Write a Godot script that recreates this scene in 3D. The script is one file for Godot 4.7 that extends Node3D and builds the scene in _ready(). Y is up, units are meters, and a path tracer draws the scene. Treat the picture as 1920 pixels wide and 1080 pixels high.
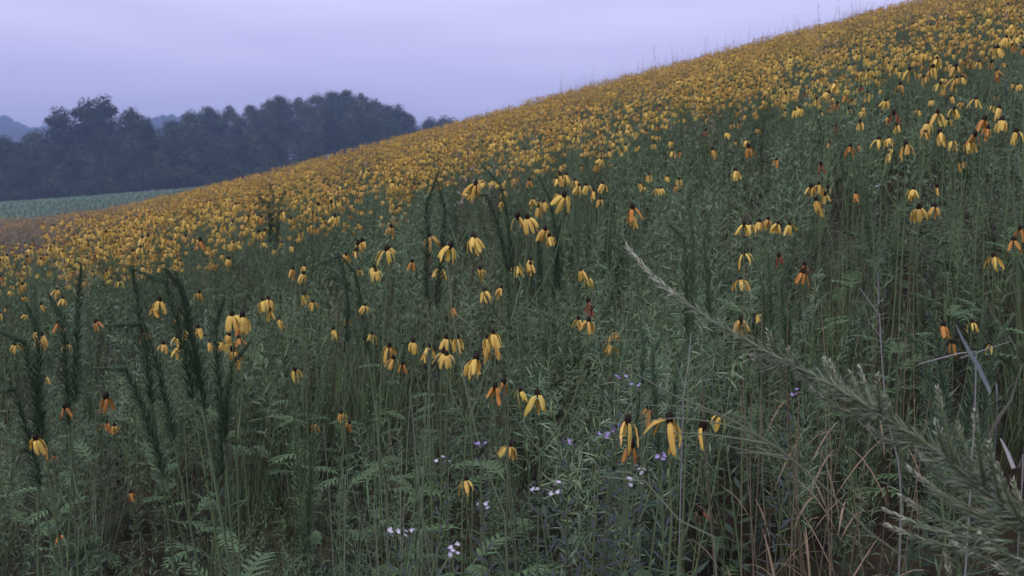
extends Node3D
# A meadow hillside of drooping yellow coneflowers at dusk, a field and a wooded hill beyond.
# Metres, y up, the camera looks along -z; "depth" means metres along the camera's own axis.

const FOCAL := 1568.0            # in pixels of the 1920x1080 photograph
const EYE := Vector3(0.0, 1.5, 0.0)
const PITCH := -6.2

var view := Basis()
var rng := RandomNumberGenerator.new()
var taken := {}
var clump_noise := FastNoiseLite.new()
var mat := {}
var kit := {}


# ---------------------------------------------------------------- mesh buffers
class Buf:
	var v := PackedVector3Array()
	var c := PackedColorArray()
	var i := PackedInt32Array()

	func tri(a: Vector3, b: Vector3, d: Vector3, col: Color) -> void:
		var n := v.size()
		v.append(a); v.append(b); v.append(d)
		c.append(col); c.append(col); c.append(col)
		i.append(n); i.append(n + 1); i.append(n + 2)

	func quad(a: Vector3, b: Vector3, d: Vector3, e: Vector3, col: Color) -> void:
		var n := v.size()
		v.append(a); v.append(b); v.append(d); v.append(e)
		for k in 4:
			c.append(col)
		i.append_array(PackedInt32Array([n, n + 1, n + 2, n, n + 2, n + 3]))

	func add(o: Buf, t: Transform3D, tint := Color(1, 1, 1)) -> void:
		var n := v.size()
		for p in o.v:
			v.append(t * p)
		for q in o.c:
			c.append(q * tint)
		for k in o.i:
			i.append(k + n)

	# a narrow leaf or grass blade: bent downwards by droop, folded along its midrib when fold > 0
	func blade(at: Vector3, dir: Vector3, length: float, width: float, droop: float, side: Vector3, col: Color, segs := 2, fold := 0.0, wide := 0.4) -> void:
		var n := v.size()
		var s := (side - dir * side.dot(dir)).normalized()
		var up := s.cross(dir)
		var cols := 3 if fold > 0.0 else 2
		v.append(at); c.append(col)
		for k in range(1, segs):
			var t := float(k) / segs
			var w := width * 0.5 * (t / wide if t < wide else pow((1.0 - t) / (1.0 - wide), 0.8))
			w = maxf(w, width * 0.12)
			var p := at + dir * (length * t) + Vector3(0, -droop * length * t * t, 0)
			v.append(p - s * w); c.append(col)
			if cols == 3:
				v.append(p - up * (w * fold)); c.append(col)
			v.append(p + s * w); c.append(col)
		v.append(at + dir * length + Vector3(0, -droop * length, 0)); c.append(col)
		var last := v.size() - 1
		for m in cols - 1:
			i.append_array(PackedInt32Array([n, n + 1 + m, n + 2 + m]))
			i.append_array(PackedInt32Array([last, last - 1 - m, last - 2 - m]))
		for k in segs - 2:
			var r := n + 1 + k * cols
			for m in cols - 1:
				i.append_array(PackedInt32Array([r + m, r + cols + m, r + cols + m + 1, r + m, r + cols + m + 1, r + m + 1]))

	# a tapered tube through points
	func tube(pts: PackedVector3Array, r0: float, r1: float, col: Color, sides := 4) -> void:
		var n := v.size()
		var count := pts.size()
		for k in count:
			var d := (pts[mini(k + 1, count - 1)] - pts[maxi(k - 1, 0)]).normalized()
			var a := d.cross(Vector3(0.31, 0.17, 0.93)).normalized()
			var b := d.cross(a)
			var r := lerpf(r0, r1, float(k) / maxf(count - 1, 1))
			for m in sides:
				var q := TAU * m / sides
				v.append(pts[k] + (a * cos(q) + b * sin(q)) * r); c.append(col)
		for k in count - 1:
			for m in sides:
				var p := n + k * sides + m
				var q := n + k * sides + (m + 1) % sides
				i.append_array(PackedInt32Array([p, p + sides, q + sides, p, q + sides, q]))

	# a lathe: profile of (radius, y)
	func lathe(profile: Array, sides: int, col: Color) -> void:
		var n := v.size()
		for p in profile:
			for m in sides:
				var q := TAU * m / sides
				v.append(Vector3(cos(q) * p.x, p.y, sin(q) * p.x)); c.append(col)
		for k in profile.size() - 1:
			for m in sides:
				var a := n + k * sides + m
				var b := n + k * sides + (m + 1) % sides
				i.append_array(PackedInt32Array([a, a + sides, b + sides, a, b + sides, b]))

	func mesh(smooth := false) -> ArrayMesh:
		var arr := []
		arr.resize(Mesh.ARRAY_MAX)
		arr[Mesh.ARRAY_VERTEX] = v
		arr[Mesh.ARRAY_COLOR] = c
		arr[Mesh.ARRAY_INDEX] = i
		if smooth:
			var nn := PackedVector3Array()
			nn.resize(v.size())
			for k in range(0, i.size(), 3):
				var f := (v[i[k + 2]] - v[i[k]]).cross(v[i[k + 1]] - v[i[k]])
				for m in 3:
					nn[i[k + m]] += f
			for k in nn.size():
				nn[k] = nn[k].normalized() if nn[k].length_squared() > 1e-20 else Vector3.UP
			arr[Mesh.ARRAY_NORMAL] = nn
		var out := ArrayMesh.new()
		out.add_surface_from_arrays(Mesh.PRIMITIVE_TRIANGLES, arr)
		return out


# ---------------------------------------------------------------- small helpers
func rf(a: float, b: float) -> float:
	return rng.randf_range(a, b)


func tone(col: Color, spread: float) -> Color:
	var k := 1.0 + rf(-spread, spread)
	return Color(col.r * k * (1.0 + rf(-spread, spread) * 0.35), col.g * k, col.b * k * (1.0 + rf(-spread, spread) * 0.4))


func numbered(called: String) -> String:
	taken[called] = taken.get(called, -1) + 1
	return called if taken[called] == 0 else "%s_%03d" % [called, taken[called]]


func meta(o: Node, label := "", category := "", group := "", kind := "") -> Node:
	if label: o.set_meta("label", label)
	if category: o.set_meta("category", category)
	if group: o.set_meta("group", group)
	if kind: o.set_meta("kind", kind)
	return o


func thing(called: String, at: Vector3, label: String, category: String, group := "") -> Node3D:
	var o := Node3D.new()
	o.name = numbered(called)
	add_child(o)
	o.position = at
	meta(o, label, category, group)
	return o


func part(called: String, m: Mesh, material: Material, parent: Node3D, t := Transform3D.IDENTITY) -> MeshInstance3D:
	var o := MeshInstance3D.new()
	o.name = called
	o.mesh = m
	o.material_override = material
	o.transform = t
	parent.add_child(o, true)
	return o


func copy_of(root: Node3D, called: String) -> Node3D:
	var r: Node3D = root.duplicate()
	r.name = numbered(called)
	add_child(r)
	return r


func many(called: String, m: Mesh, material: Material, places: Array, tints: Array, parent: Node3D) -> MultiMeshInstance3D:
	var mm := MultiMesh.new()
	mm.transform_format = MultiMesh.TRANSFORM_3D
	mm.use_colors = true
	mm.mesh = m
	mm.instance_count = places.size()
	for k in places.size():
		mm.set_instance_transform(k, places[k])
		mm.set_instance_color(k, tints[k])
	var o := MultiMeshInstance3D.new()
	o.name = called
	o.multimesh = mm
	o.material_override = material
	parent.add_child(o, true)
	o.set_meta("kind", "stuff")
	return o


func at_pixel(px: float, py: float, depth: float) -> Vector3:
	return EYE + view * Vector3((px - 960.0) / FOCAL * depth, (540.0 - py) / FOCAL * depth, -depth)


func smooth_step(a: float, b: float, x: float) -> float:
	var t := clampf((x - a) / (b - a), 0.0, 1.0)
	return t * t * (3.0 - 2.0 * t)


# ---------------------------------------------------------------- the lie of the land
func slope_height(x: float, d: float) -> float:
	var dd := maxf(d, -25.0)
	return 0.262 * 130.0 * tanh(x / 130.0) + 0.134 * dd - 0.00050 * dd * dd


func valley_height(x: float, d: float) -> float:
	var h := -0.9 + 0.09 * clampf(x + 98.0, 0.0, 60.0) * smooth_step(80.0, 160.0, d)
	h += 9.0 * exp(-pow((x + 60.0) / 30.0, 2.0)) * smooth_step(165.0, 225.0, d) * (1.0 - smooth_step(300.0, 420.0, d))
	var far := smooth_step(480.0, 900.0, d) * (1.0 - smooth_step(900.0, 1500.0, d))
	h += far * (66.0 + 9.0 * sin(x * 0.021 + 1.2) + 5.0 * sin(x * 0.053)) * (1.0 - smooth_step(-330.0, -190.0, x))
	return h


func ground(x: float, z: float) -> float:
	var a := slope_height(x, -z)
	var b := valley_height(x, -z)
	var k := 2.0
	var h := maxf(k - absf(a - b), 0.0) / k
	var bumps := 0.0
	if absf(x) < 80.0 and absf(z) < 80.0:
		bumps = clump_noise.get_noise_2d(x * 3.0 + 300.0, z * 3.0) * 0.05
	return maxf(a, b) + h * h * k * 0.25 + bumps


func foot(x: float, z: float) -> Vector3:
	return Vector3(x, ground(x, z), z)


# ---------------------------------------------------------------- materials
func make_materials() -> void:
	for k in [["leaf", 0.62, 0.34], ["petal", 0.7, 0.5], ["wood", 0.85, 0.0], ["tree_leaf", 0.7, 0.3]]:
		var m := StandardMaterial3D.new()
		m.vertex_color_use_as_albedo = true
		m.albedo_color = Color(1, 1, 1)
		m.roughness = k[1]
		m.metallic_specular = 0.35
		m.cull_mode = BaseMaterial3D.CULL_DISABLED
		if k[2] > 0.0:
			m.backlight_enabled = true
			m.backlight = Color(k[2], k[2], k[2] * 0.8)
		mat[k[0]] = m
	var noise := FastNoiseLite.new()
	noise.seed = 5
	noise.frequency = 0.02
	noise.fractal_octaves = 5
	mat["soil"] = ground_material(noise, [Color(0.016, 0.013, 0.009), Color(0.034, 0.027, 0.016), Color(0.060, 0.052, 0.028)], 0.6)
	mat["field"] = ground_material(noise, [Color(0.07, 0.12, 0.065), Color(0.09, 0.145, 0.08), Color(0.11, 0.16, 0.09)], 0.06)


func ground_material(noise: FastNoiseLite, cols: Array, scale: float) -> StandardMaterial3D:
	var g := Gradient.new()
	g.offsets = PackedFloat32Array([0.25, 0.5, 0.8])
	g.colors = PackedColorArray([cols[0].linear_to_srgb(), cols[1].linear_to_srgb(), cols[2].linear_to_srgb()])
	var t := NoiseTexture2D.new()
	t.width = 512
	t.height = 512
	t.seamless = true
	t.noise = noise
	t.color_ramp = g
	var m := StandardMaterial3D.new()
	m.albedo_texture = t
	m.uv1_triplanar = true
	m.uv1_world_triplanar = true
	m.uv1_scale = Vector3.ONE * scale
	m.roughness = 0.95
	m.metallic_specular = 0.2
	return m


# ---------------------------------------------------------------- flowers
const YELLOW := Color(0.81, 0.56, 0.125)
const GOLD := Color(0.77, 0.49, 0.11)
const ORANGE := Color(0.58, 0.27, 0.060)
const RUST := Color(0.26, 0.10, 0.045)
const CONE := Color(0.030, 0.017, 0.011)
const STEM := Color(0.135, 0.185, 0.080)
const LEAF := Color(0.105, 0.180, 0.070)
const GREY_LEAF := Color(0.150, 0.222, 0.110)
const BLUE_LEAF := Color(0.108, 0.176, 0.105)
const TAN := Color(0.26, 0.20, 0.12)
const PALE := Color(0.27, 0.27, 0.23)
const MAUVE := Color(0.36, 0.275, 0.215)


# one ray petal hanging from the cone: starts outwards along +x and droops; flare widens the skirt
func petal_buf(length: float, width: float, flare: float, col: Color, curl: float) -> Buf:
	var b := Buf.new()
	var prof := [[0.0, 0.30], [0.16, 0.66], [0.42, 0.92], [0.72, 0.88], [0.90, 0.66], [1.0, 0.30]]
	var twist := rf(-0.35, 0.35)
	for k in prof.size():
		var t: float = prof[k][0]
		var w: float = width * 0.5 * prof[k][1]
		var x := 0.0055 + length * flare * (1.0 - pow(1.0 - t, 2.2)) + curl * length * t * t * t
		var y := -0.005 + length * (0.10 * sin(t * 4.0) * (1.0 - t) - 0.95 * pow(t, 1.25))
		var p := Vector3(x, y, 0)
		var side := Vector3(sin(twist * t) * w, 0, cos(twist * t) * w)
		var dip := 0.10 * length if t > 0.99 else 0.0      # a notch in the tip
		b.v.append(p - side); b.v.append(p + Vector3(w * (0.5 if k % 2 == 0 else 0.25), w * 0.12 + dip, 0)); b.v.append(p + side + Vector3(0, rf(-0.03, 0.03) * length, 0))
		for m in 3:
			b.c.append(col)
	for k in prof.size() - 1:
		for m in 2:
			var a := k * 3 + m
			b.i.append_array(PackedInt32Array([a, a + 3, a + 4, a, a + 4, a + 1]))
	return b


func cone_buf(sides: int) -> Buf:
	var b := Buf.new()
	b.lathe([Vector2(0.002, -0.010), Vector2(0.0058, -0.006), Vector2(0.0076, 0.001), Vector2(0.0068, 0.007), Vector2(0.0042, 0.0115), Vector2(0.0005, 0.013)], sides, CONE)
	return b


func head_style(kind: String) -> Dictionary:
	match kind:
		"o": return {"col": ORANGE, "n": 6, "flare": 0.18, "len": 0.044, "wid": 0.013}
		"g": return {"col": GOLD, "n": 7, "flare": 0.26, "len": 0.046, "wid": 0.013}
		"b": return {"col": RUST, "n": 5, "flare": 0.12, "len": 0.036, "wid": 0.011}
		"n": return {"col": YELLOW, "n": 3, "flare": 0.22, "len": 0.055, "wid": 0.014}
		"c": return {"col": GOLD, "n": 4, "flare": 0.30, "len": 0.034, "wid": 0.010}
		"s": return {"col": YELLOW, "n": 7, "flare": 0.40, "len": 0.050, "wid": 0.012}
	return {"col": YELLOW, "n": 7, "flare": 0.32, "len": 0.048, "wid": 0.0135}


func petal_turn(n: int, k: int) -> Transform3D:
	var q := TAU * (k + rf(-0.3, 0.3)) / n
	return Transform3D(Basis(Vector3.UP, q) * Basis(Vector3.BACK, rf(-0.30, 0.30)) * Basis(Vector3.RIGHT, rf(-0.45, 0.45)) * Basis.from_scale(Vector3(1.0, rf(0.72, 1.12), rf(0.7, 1.1))), Vector3.ZERO)


func make_flower_kit() -> void:
	kit["cone"] = cone_buf(10).mesh(true)
	for kind in ["y", "o", "g", "b", "n", "c", "s"]:
		var s := head_style(kind)
		var petals := []
		for k in 4:
			petals.append(petal_buf(s.len * rf(0.88, 1.1), s.wid * rf(0.85, 1.15), s.flare * rf(0.75, 1.25), tone(s.col, 0.2), rf(-0.14, 0.16)))
		kit["petal_" + kind] = petals.map(func(b): return b.mesh(true))
		var skirts := []
		var heads := []
		for k in 4:
			var b := Buf.new()
			var n: int = s.n + rng.randi_range(-1, 1)
			for m in n:
				if m < 2 or rng.randf() < 0.84:
					b.add(petals[rng.randi() % 4], petal_turn(n, m))
			skirts.append(b.mesh(true))
			var h := Buf.new()
			h.add(b, Transform3D.IDENTITY)
			h.add(cone_buf(6), Transform3D.IDENTITY)
			heads.append(h)
		kit["skirt_" + kind] = skirts
		kit["head_" + kind] = heads
	# leaves of the coneflower: pinnate, with narrow lobes
	var leaves := []
	for k in 4:
		var b := Buf.new()
		var col := tone(LEAF, 0.15)
		var L := rf(0.12, 0.19)
		b.blade(Vector3.ZERO, Vector3(1, 0.35, 0).normalized(), L, 0.016, 0.35, Vector3(0, 0, 1), col, 4, 0.4)
		for m in 5:
			var t := 0.25 + 0.13 * m
			for side in [-1.0, 1.0]:
				b.blade(Vector3(L * t * 0.94, L * t * 0.33 - 0.35 * L * t * t, 0), Vector3(0.75, 0.15, side * 0.7).normalized(), L * rf(0.24, 0.38) * (1.1 - t * 0.5), 0.012, 0.25, Vector3(-side * 0.7, 0, 0.75), col, 3, 0.3)
		leaves.append(b.mesh())
	kit["leaf"] = leaves


func flower_head(parent: Node3D, pos: Vector3, kind: String, size: float, apart: bool, lean := 0.28) -> void:
	var t := Transform3D(Basis(Vector3(rf(-1, 1), 0, rf(-1, 1)).normalized(), rf(0.0, lean)) * Basis(Vector3.UP, rf(0, TAU)) * Basis.from_scale(Vector3.ONE * size), pos)
	var o := part("flower_head", kit["cone"], mat["petal"], parent, t)
	if apart:
		var n: int = head_style(kind).n + rng.randi_range(-1, 1)
		for k in n:
			if rng.randf() < 0.93:
				part("petal", kit["petal_" + kind][rng.randi() % 4], mat["petal"], o, petal_turn(n, k))
	else:
		part("petals", kit["skirt_" + kind][rng.randi() % 4], mat["petal"], o)


func curve_points(a: Vector3, b: Vector3, bow: Vector3, n: int) -> PackedVector3Array:
	var out := PackedVector3Array()
	for k in n + 1:
		var t := float(k) / n
		out.append(a.lerp(b, t) + bow * (4.0 * t * (1.0 - t)))
	return out


# A coneflower: heads = [[local position of the cone, kind, size]], the plant's root at its origin.
func coneflower(root: Node3D, heads: Array, apart: bool) -> void:
	var stem := Buf.new()
	var col := tone(STEM, 0.15)
	var low := 99.0
	var mid := Vector3.ZERO
	for h in heads:
		low = minf(low, h[0].y)
		mid += h[0] / heads.size()
	var fork := Vector3(mid.x * 0.6, maxf(low - rf(0.14, 0.24), low * 0.55), mid.z * 0.6)
	var trunk := curve_points(Vector3.ZERO, fork, Vector3(rf(-0.02, 0.02), 0, rf(-0.02, 0.02)), 5)
	stem.tube(trunk, 0.0026, 0.0017, col, 5)
	for h in heads:
		var away: Vector3 = h[0] - fork
		stem.tube(curve_points(fork, h[0] + Vector3(0, -0.009, 0), Vector3(away.x * 0.25, -absf(away.x) * 0.1, away.z * 0.25), 5), 0.0015, 0.0011, col, 4)
	part("stem", stem.mesh(true), mat["leaf"], root)
	for k in 3:
		var t := rf(0.1, 0.6)
		part("leaf", kit["leaf"][rng.randi() % 4], mat["leaf"], root, Transform3D(Basis(Vector3.UP, rf(0, TAU)) * Basis(Vector3.BACK, rf(-0.2, 0.5)) * Basis.from_scale(Vector3.ONE * rf(0.7, 1.1) * (1.2 - t * 0.6)), fork * t))
	for h in heads:
		flower_head(root, h[0], h[1], h[2], apart)


func coneflower_buf(n_heads: int, height: float, kinds: String) -> Buf:
	var b := Buf.new()
	var col := tone(STEM, 0.2)
	var fork := Vector3(rf(-0.05, 0.05), height * rf(0.6, 0.75), rf(-0.05, 0.05))
	b.tube(PackedVector3Array([Vector3.ZERO, fork]), 0.0026, 0.0018, col, 3)
	for k in n_heads:
		var q := rf(0, TAU)
		var p := Vector3(cos(q) * rf(0.02, 0.14), height * rf(0.84, 1.04), sin(q) * rf(0.02, 0.14))
		b.tube(PackedVector3Array([fork, fork.lerp(p, 0.5) + Vector3(p.x, 0, p.z) * 0.2, p]), 0.0016, 0.0012, col, 3)
		var kind := kinds[rng.randi() % kinds.length()]
		b.add(kit["head_" + kind][rng.randi() % 4], Transform3D(Basis(Vector3(rf(-1, 1), 0, rf(-1, 1)).normalized(), rf(0, 0.35)) * Basis(Vector3.UP, rf(0, TAU)) * Basis.from_scale(Vector3.ONE * rf(0.62, 1.0)), p))
	for k in 7:
		var q := rf(0, TAU)
		b.blade(fork * rf(0.3, 1.15), Vector3(cos(q), rf(0.2, 0.9), sin(q)).normalized(), rf(0.06, 0.13), 0.012, 0.3, Vector3(-sin(q), 0, cos(q)), tone(LEAF, 0.2), 2)
	return b


# ---------------------------------------------------------------- herbs and grasses
# leaves set spirally round a stem path, shorter and more upright towards the tip
func leafy(b: Buf, pts: PackedVector3Array, count: int, l0: float, l1: float, width: float, rise: float, cols: Array, segs := 2, fold := 0.0, from := 0.08, pale_tip := 0.0) -> void:
	var n := pts.size() - 1
	var q := rf(0, TAU)
	for k in count:
		var t := lerpf(from, 1.0, (k + rf(0.0, 0.9)) / count)
		var f := clampf(t * n, 0.0, n - 0.001)
		var s := int(f)
		var p := pts[s].lerp(pts[s + 1], f - s)
		var d := (pts[s + 1] - pts[s]).normalized()
		var a := d.cross(Vector3(0.3, 0.2, 0.9)).normalized()
		q += 2.4 + rf(-0.4, 0.4)
		var out := a * cos(q) + d.cross(a) * sin(q)
		var tt := (t - from) / (1.0 - from)
		var up := rise + 0.7 * tt * tt * tt + rf(-0.2, 0.25)
		var col: Color = cols[rng.randi() % cols.size()]
		if pale_tip > 0.0 and t > 1.0 - pale_tip:
			col = Color(0.52, 0.53, 0.38)
		b.blade(p, (out + d * up).normalized(), lerpf(l0, l1, tt * tt) * rf(0.7, 1.2), width * rf(0.75, 1.2) * lerpf(1.0, 0.65, tt), rf(0.0, 0.25), d.cross(out), tone(col, 0.22), segs, fold, 0.45)


func herb_stem(b: Buf, root: Vector3, height: float, detail: int, cols: Array) -> void:
	var lean := Vector3(rf(-0.22, 0.22), 0, rf(-0.22, 0.22)) * height
	var pts := curve_points(root, root + Vector3(0, height, 0) + lean, -lean * 0.2, 4)
	b.tube(pts, 0.0022, 0.0009, tone(STEM, 0.25), 3)
	leafy(b, pts, (34 if detail > 0 else 20), rf(0.065, 0.095), 0.026, (0.0105 if detail > 0 else 0.015), 0.5, cols, (3 if detail > 0 else 2), (0.35 if detail > 0 else 0.0), 0.15)


func grass_blades(b: Buf, root: Vector3, count: int, spread: float, length: float, col: Color, detail: int, width := 0.0045) -> void:
	for k in count:
		var q := rf(0, TAU)
		var r := sqrt(rng.randf()) * spread
		var lean := rf(0.08, 0.5)
		b.blade(root + Vector3(cos(q) * r, 0, sin(q) * r), Vector3(cos(q) * lean + rf(-0.1, 0.1), 1, sin(q) * lean + rf(-0.1, 0.1)).normalized(), length * rf(0.55, 1.1), width * rf(0.7, 1.3), rf(0.02, 0.35), Vector3(-sin(q), 0, cos(q)), tone(col, 0.28), (4 if detail > 0 else 3), 0.0, 0.3)


func herb_patch(detail: int, kind: int) -> Buf:
	# 0 leafy upright stems, 1 feathery fine-leaved stems, 2 arching grass, 3 low broad-leaved herbs, leaf colour darkened to imitate shade
	var b := Buf.new()
	var near := detail > 0
	var radius := 0.17 if near else 0.3
	match kind:
		0:
			for k in (5 if near else 12):
				var q := rf(0, TAU)
				var r := sqrt(rng.randf()) * radius
				herb_stem(b, Vector3(cos(q) * r, 0, sin(q) * r), rf(0.42, 0.86), detail, [GREY_LEAF, LEAF])
		1:
			for k in (6 if near else 13):
				var q := rf(0, TAU)
				var r := sqrt(rng.randf()) * radius
				var h := rf(0.5, 0.92)
				var a := Vector3(cos(q) * r, 0, sin(q) * r)
				var tip := a + Vector3(rf(-0.2, 0.2), h, rf(-0.2, 0.2))
				var pts := curve_points(a, tip, Vector3(rf(-0.03, 0.03), 0, rf(-0.03, 0.03)), 4)
				b.tube(pts, 0.002, 0.0008, tone(STEM, 0.2), 3)
				for m in (5 if near else 3):
					var w := rf(0, TAU)
					var p := a.lerp(tip, rf(0.35, 0.9))
					var e := p + Vector3(cos(w) * rf(0.05, 0.13), rf(0.08, 0.2), sin(w) * rf(0.05, 0.13))
					leafy(b, PackedVector3Array([p, p.lerp(e, 0.5), e]), (13 if near else 8), 0.05, 0.024, (0.0048 if near else 0.009), 0.7, [GREY_LEAF, BLUE_LEAF, STEM], (3 if near else 2), 0.0, 0.0)
				leafy(b, pts, (16 if near else 8), 0.06, 0.02, (0.004 if near else 0.008), 0.7, [GREY_LEAF, BLUE_LEAF], (3 if near else 2), 0.0, 0.2)
		2:
			for k in (4 if near else 9):
				var q := rf(0, TAU)
				var a := Vector3(cos(q), 0, sin(q)) * radius * rf(0.1, 1.0)
				grass_blades(b, a, (15 if near else 14), 0.05, rf(0.5, 0.9), [LEAF, GREY_LEAF, Color(0.14, 0.16, 0.07)][k % 3], detail, (0.0045 if near else 0.0075))
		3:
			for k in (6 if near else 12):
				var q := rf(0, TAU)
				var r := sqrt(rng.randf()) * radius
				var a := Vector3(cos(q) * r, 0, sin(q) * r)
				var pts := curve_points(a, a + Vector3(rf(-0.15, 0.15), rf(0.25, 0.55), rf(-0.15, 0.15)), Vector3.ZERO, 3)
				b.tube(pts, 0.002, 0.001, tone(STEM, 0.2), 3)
				leafy(b, pts, 18, 0.075, 0.035, 0.021, 0.25, [Color(0.042, 0.072, 0.036), Color(0.046, 0.068, 0.044), Color(0.036, 0.058, 0.030)], (4 if near else 2), (0.3 if near else 0.0), 0.1)  # dark-leaved herbs, coloured darker still in place of shade between near plants
	if kind != 3:
		grass_blades(b, Vector3.ZERO, (5 if near else 9), radius, rf(0.35, 0.65), Color(0.19, 0.165, 0.095) if kind != 1 else LEAF, detail)
	return b


# tall grass with a loose reddish seed head
func seed_grass(count: int, spread: float, height: float, cols: Array) -> Buf:
	var b := Buf.new()
	for k in count:
		var q := rf(0, TAU)
		var r := sqrt(rng.randf()) * spread
		var a := Vector3(cos(q) * r, 0, sin(q) * r)
		var h := height * rf(0.75, 1.1)
		var top := a + Vector3(rf(-0.16, 0.16), h, rf(-0.16, 0.16))
		var pts := curve_points(a, top, Vector3(rf(-0.03, 0.03), 0, rf(-0.03, 0.03)), 5)
		var col: Color = tone(cols[rng.randi() % cols.size()], 0.25)
		b.tube(pts, 0.0016, 0.0008, tone(Color(0.16, 0.14, 0.08), 0.2), 3)
		for m in 16:
			var t := rf(0.76, 1.0)
			var p := pts[4].lerp(pts[5], clampf((t - 0.8) / 0.2, 0.0, 1.0)) if t > 0.8 else pts[3].lerp(pts[4], (t - 0.6) / 0.2)
			var w := rf(0, TAU)
			b.blade(p, Vector3(cos(w), rf(0.7, 1.8), sin(w)).normalized(), rf(0.03, 0.075) * (1.25 - t * 0.5), 0.006, rf(0.1, 0.5), Vector3(-sin(w), 0, cos(w)), col, 2)
		for m in 3:
			var w := rf(0, TAU)
			b.blade(a.lerp(top, rf(0.05, 0.5)), Vector3(cos(w) * 0.5, 1, sin(w) * 0.5).normalized(), rf(0.2, 0.4), 0.006, rf(0.2, 0.5), Vector3(-sin(w), 0, cos(w)), tone(LEAF, 0.25), 3)
	return b


# ---------------------------------------------------------------- trees
func make_tree(variant: int) -> Array:
	# 18 m tall at scale 1: [trunk mesh, crown mesh]
	var wood := Buf.new()
	var crown := Buf.new()
	var bark := Color(0.055, 0.045, 0.038)
	var tall := 18.0
	var wide := [4.6, 5.4, 3.6, 5.8, 4.2, 3.2][variant] as float
	var low := [0.22, 0.15, 0.3, 0.12, 0.2, 0.28][variant] as float
	var spine := curve_points(Vector3.ZERO, Vector3(rf(-0.8, 0.8), tall * 0.86, rf(-0.8, 0.8)), Vector3(rf(-0.4, 0.4), 0, rf(-0.4, 0.4)), 6)
	wood.tube(spine, 0.34, 0.06, bark, 8)
	var base_col := [Color(0.032, 0.060, 0.026), Color(0.056, 0.088, 0.034), Color(0.022, 0.044, 0.022), Color(0.064, 0.092, 0.042), Color(0.040, 0.072, 0.034), Color(0.026, 0.048, 0.022)][variant] as Color
	var clumps := []
	var lumps := [42, 44, 30, 46, 40, 28][variant] as int
	for k in lumps:
		var t := lerpf(low, 0.97, (k + 0.5) / lumps)
		var e := sin(PI * pow(clampf((t - low * 0.7) / (1.02 - low * 0.7), 0, 1), 0.75))
		var q := k * 2.399 + rf(-0.5, 0.5)
		var r := wide * e * rf(0.45, 1.0)
		if k > lumps - 4:
			r *= 0.5
		var c := Vector3(cos(q) * r, tall * t + rf(-0.6, 0.6), sin(q) * r)
		clumps.append([c, rf(1.15, 2.15) * (0.75 + 0.55 * e)])
		if k % 2 == 0:
			var s := clampf(t - 0.14, 0.1, 0.84) / 0.86
			var f := clampf(s * 6.0, 0.0, 5.99)
			var p := spine[int(f)].lerp(spine[int(f) + 1], f - int(f))
			wood.tube(curve_points(p, c, Vector3(0, -0.3, 0), 3), 0.11 * (1.1 - t), 0.02, bark, 5)
	for cl in clumps:
		var at: Vector3 = cl[0]
		var rad: float = cl[1]
		var col := tone(base_col, 0.22)
		for m in int(62 * rad * rad) + 40:
			var dir := Vector3(rng.randfn(), rng.randfn() * 0.8, rng.randfn()).normalized()
			var p := at + dir * rad * pow(rng.randf(), 0.4) * Vector3(1.1, 0.8, 1.1)
			var n := (dir + Vector3(rf(-0.8, 0.8), rf(-0.4, 1.0), rf(-0.8, 0.8))).normalized()
			var u := n.cross(Vector3(rf(-1, 1), rf(-1, 1), rf(-1, 1))).normalized()
			var w := n.cross(u)
			var sz := rf(0.13, 0.27)
			crown.quad(p - u * sz, p - w * sz * 0.7, p + u * sz, p + w * sz * 0.7, tone(col, 0.25))
	return [wood.mesh(true), crown.mesh()]


func make_bush() -> Array:
	var wood := Buf.new()
	var crown := Buf.new()
	for k in 7:
		var q := k * 0.9
		var tip := Vector3(cos(q) * rf(0.4, 1.1), rf(1.6, 2.8), sin(q) * rf(0.4, 1.1))
		wood.tube(curve_points(Vector3.ZERO, tip, Vector3(cos(q), 0, sin(q)) * 0.15, 3), 0.05, 0.012, Color(0.06, 0.05, 0.04), 5)
		var col := tone(Color(0.045, 0.070, 0.032), 0.2)
		for m in 170:
			var dir := Vector3(rng.randfn(), rng.randfn(), rng.randfn()).normalized()
			var p := tip * rf(0.45, 1.0) + dir * 0.75 * pow(rng.randf(), 0.5)
			p.y = maxf(p.y, 0.1)
			var u := dir.cross(Vector3(rf(-1, 1), rf(-1, 1), rf(-1, 1))).normalized()
			var w := (dir + Vector3(rf(-0.7, 0.7), rf(-0.7, 0.7), rf(-0.7, 0.7))).cross(u).normalized()
			var sz := rf(0.07, 0.15)
			crown.quad(p - u * sz, p - w * sz * 0.6, p + u * sz, p + w * sz * 0.6, tone(col, 0.25))
	return [wood.mesh(true), crown.mesh()]


# ---------------------------------------------------------------- the scene
func _ready() -> void:
	rng.seed = 20240817
	clump_noise.seed = 11
	clump_noise.frequency = 0.16
	clump_noise.fractal_octaves = 3
	view = Basis(Vector3.RIGHT, deg_to_rad(PITCH))
	set_camera_and_light()
	make_materials()
	make_flower_kit()
	build_land()
	build_woods()
	build_undergrowth()
	build_coneflowers()
	build_weeds()
	build_small_flowers()
	build_dry_stems()


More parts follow.
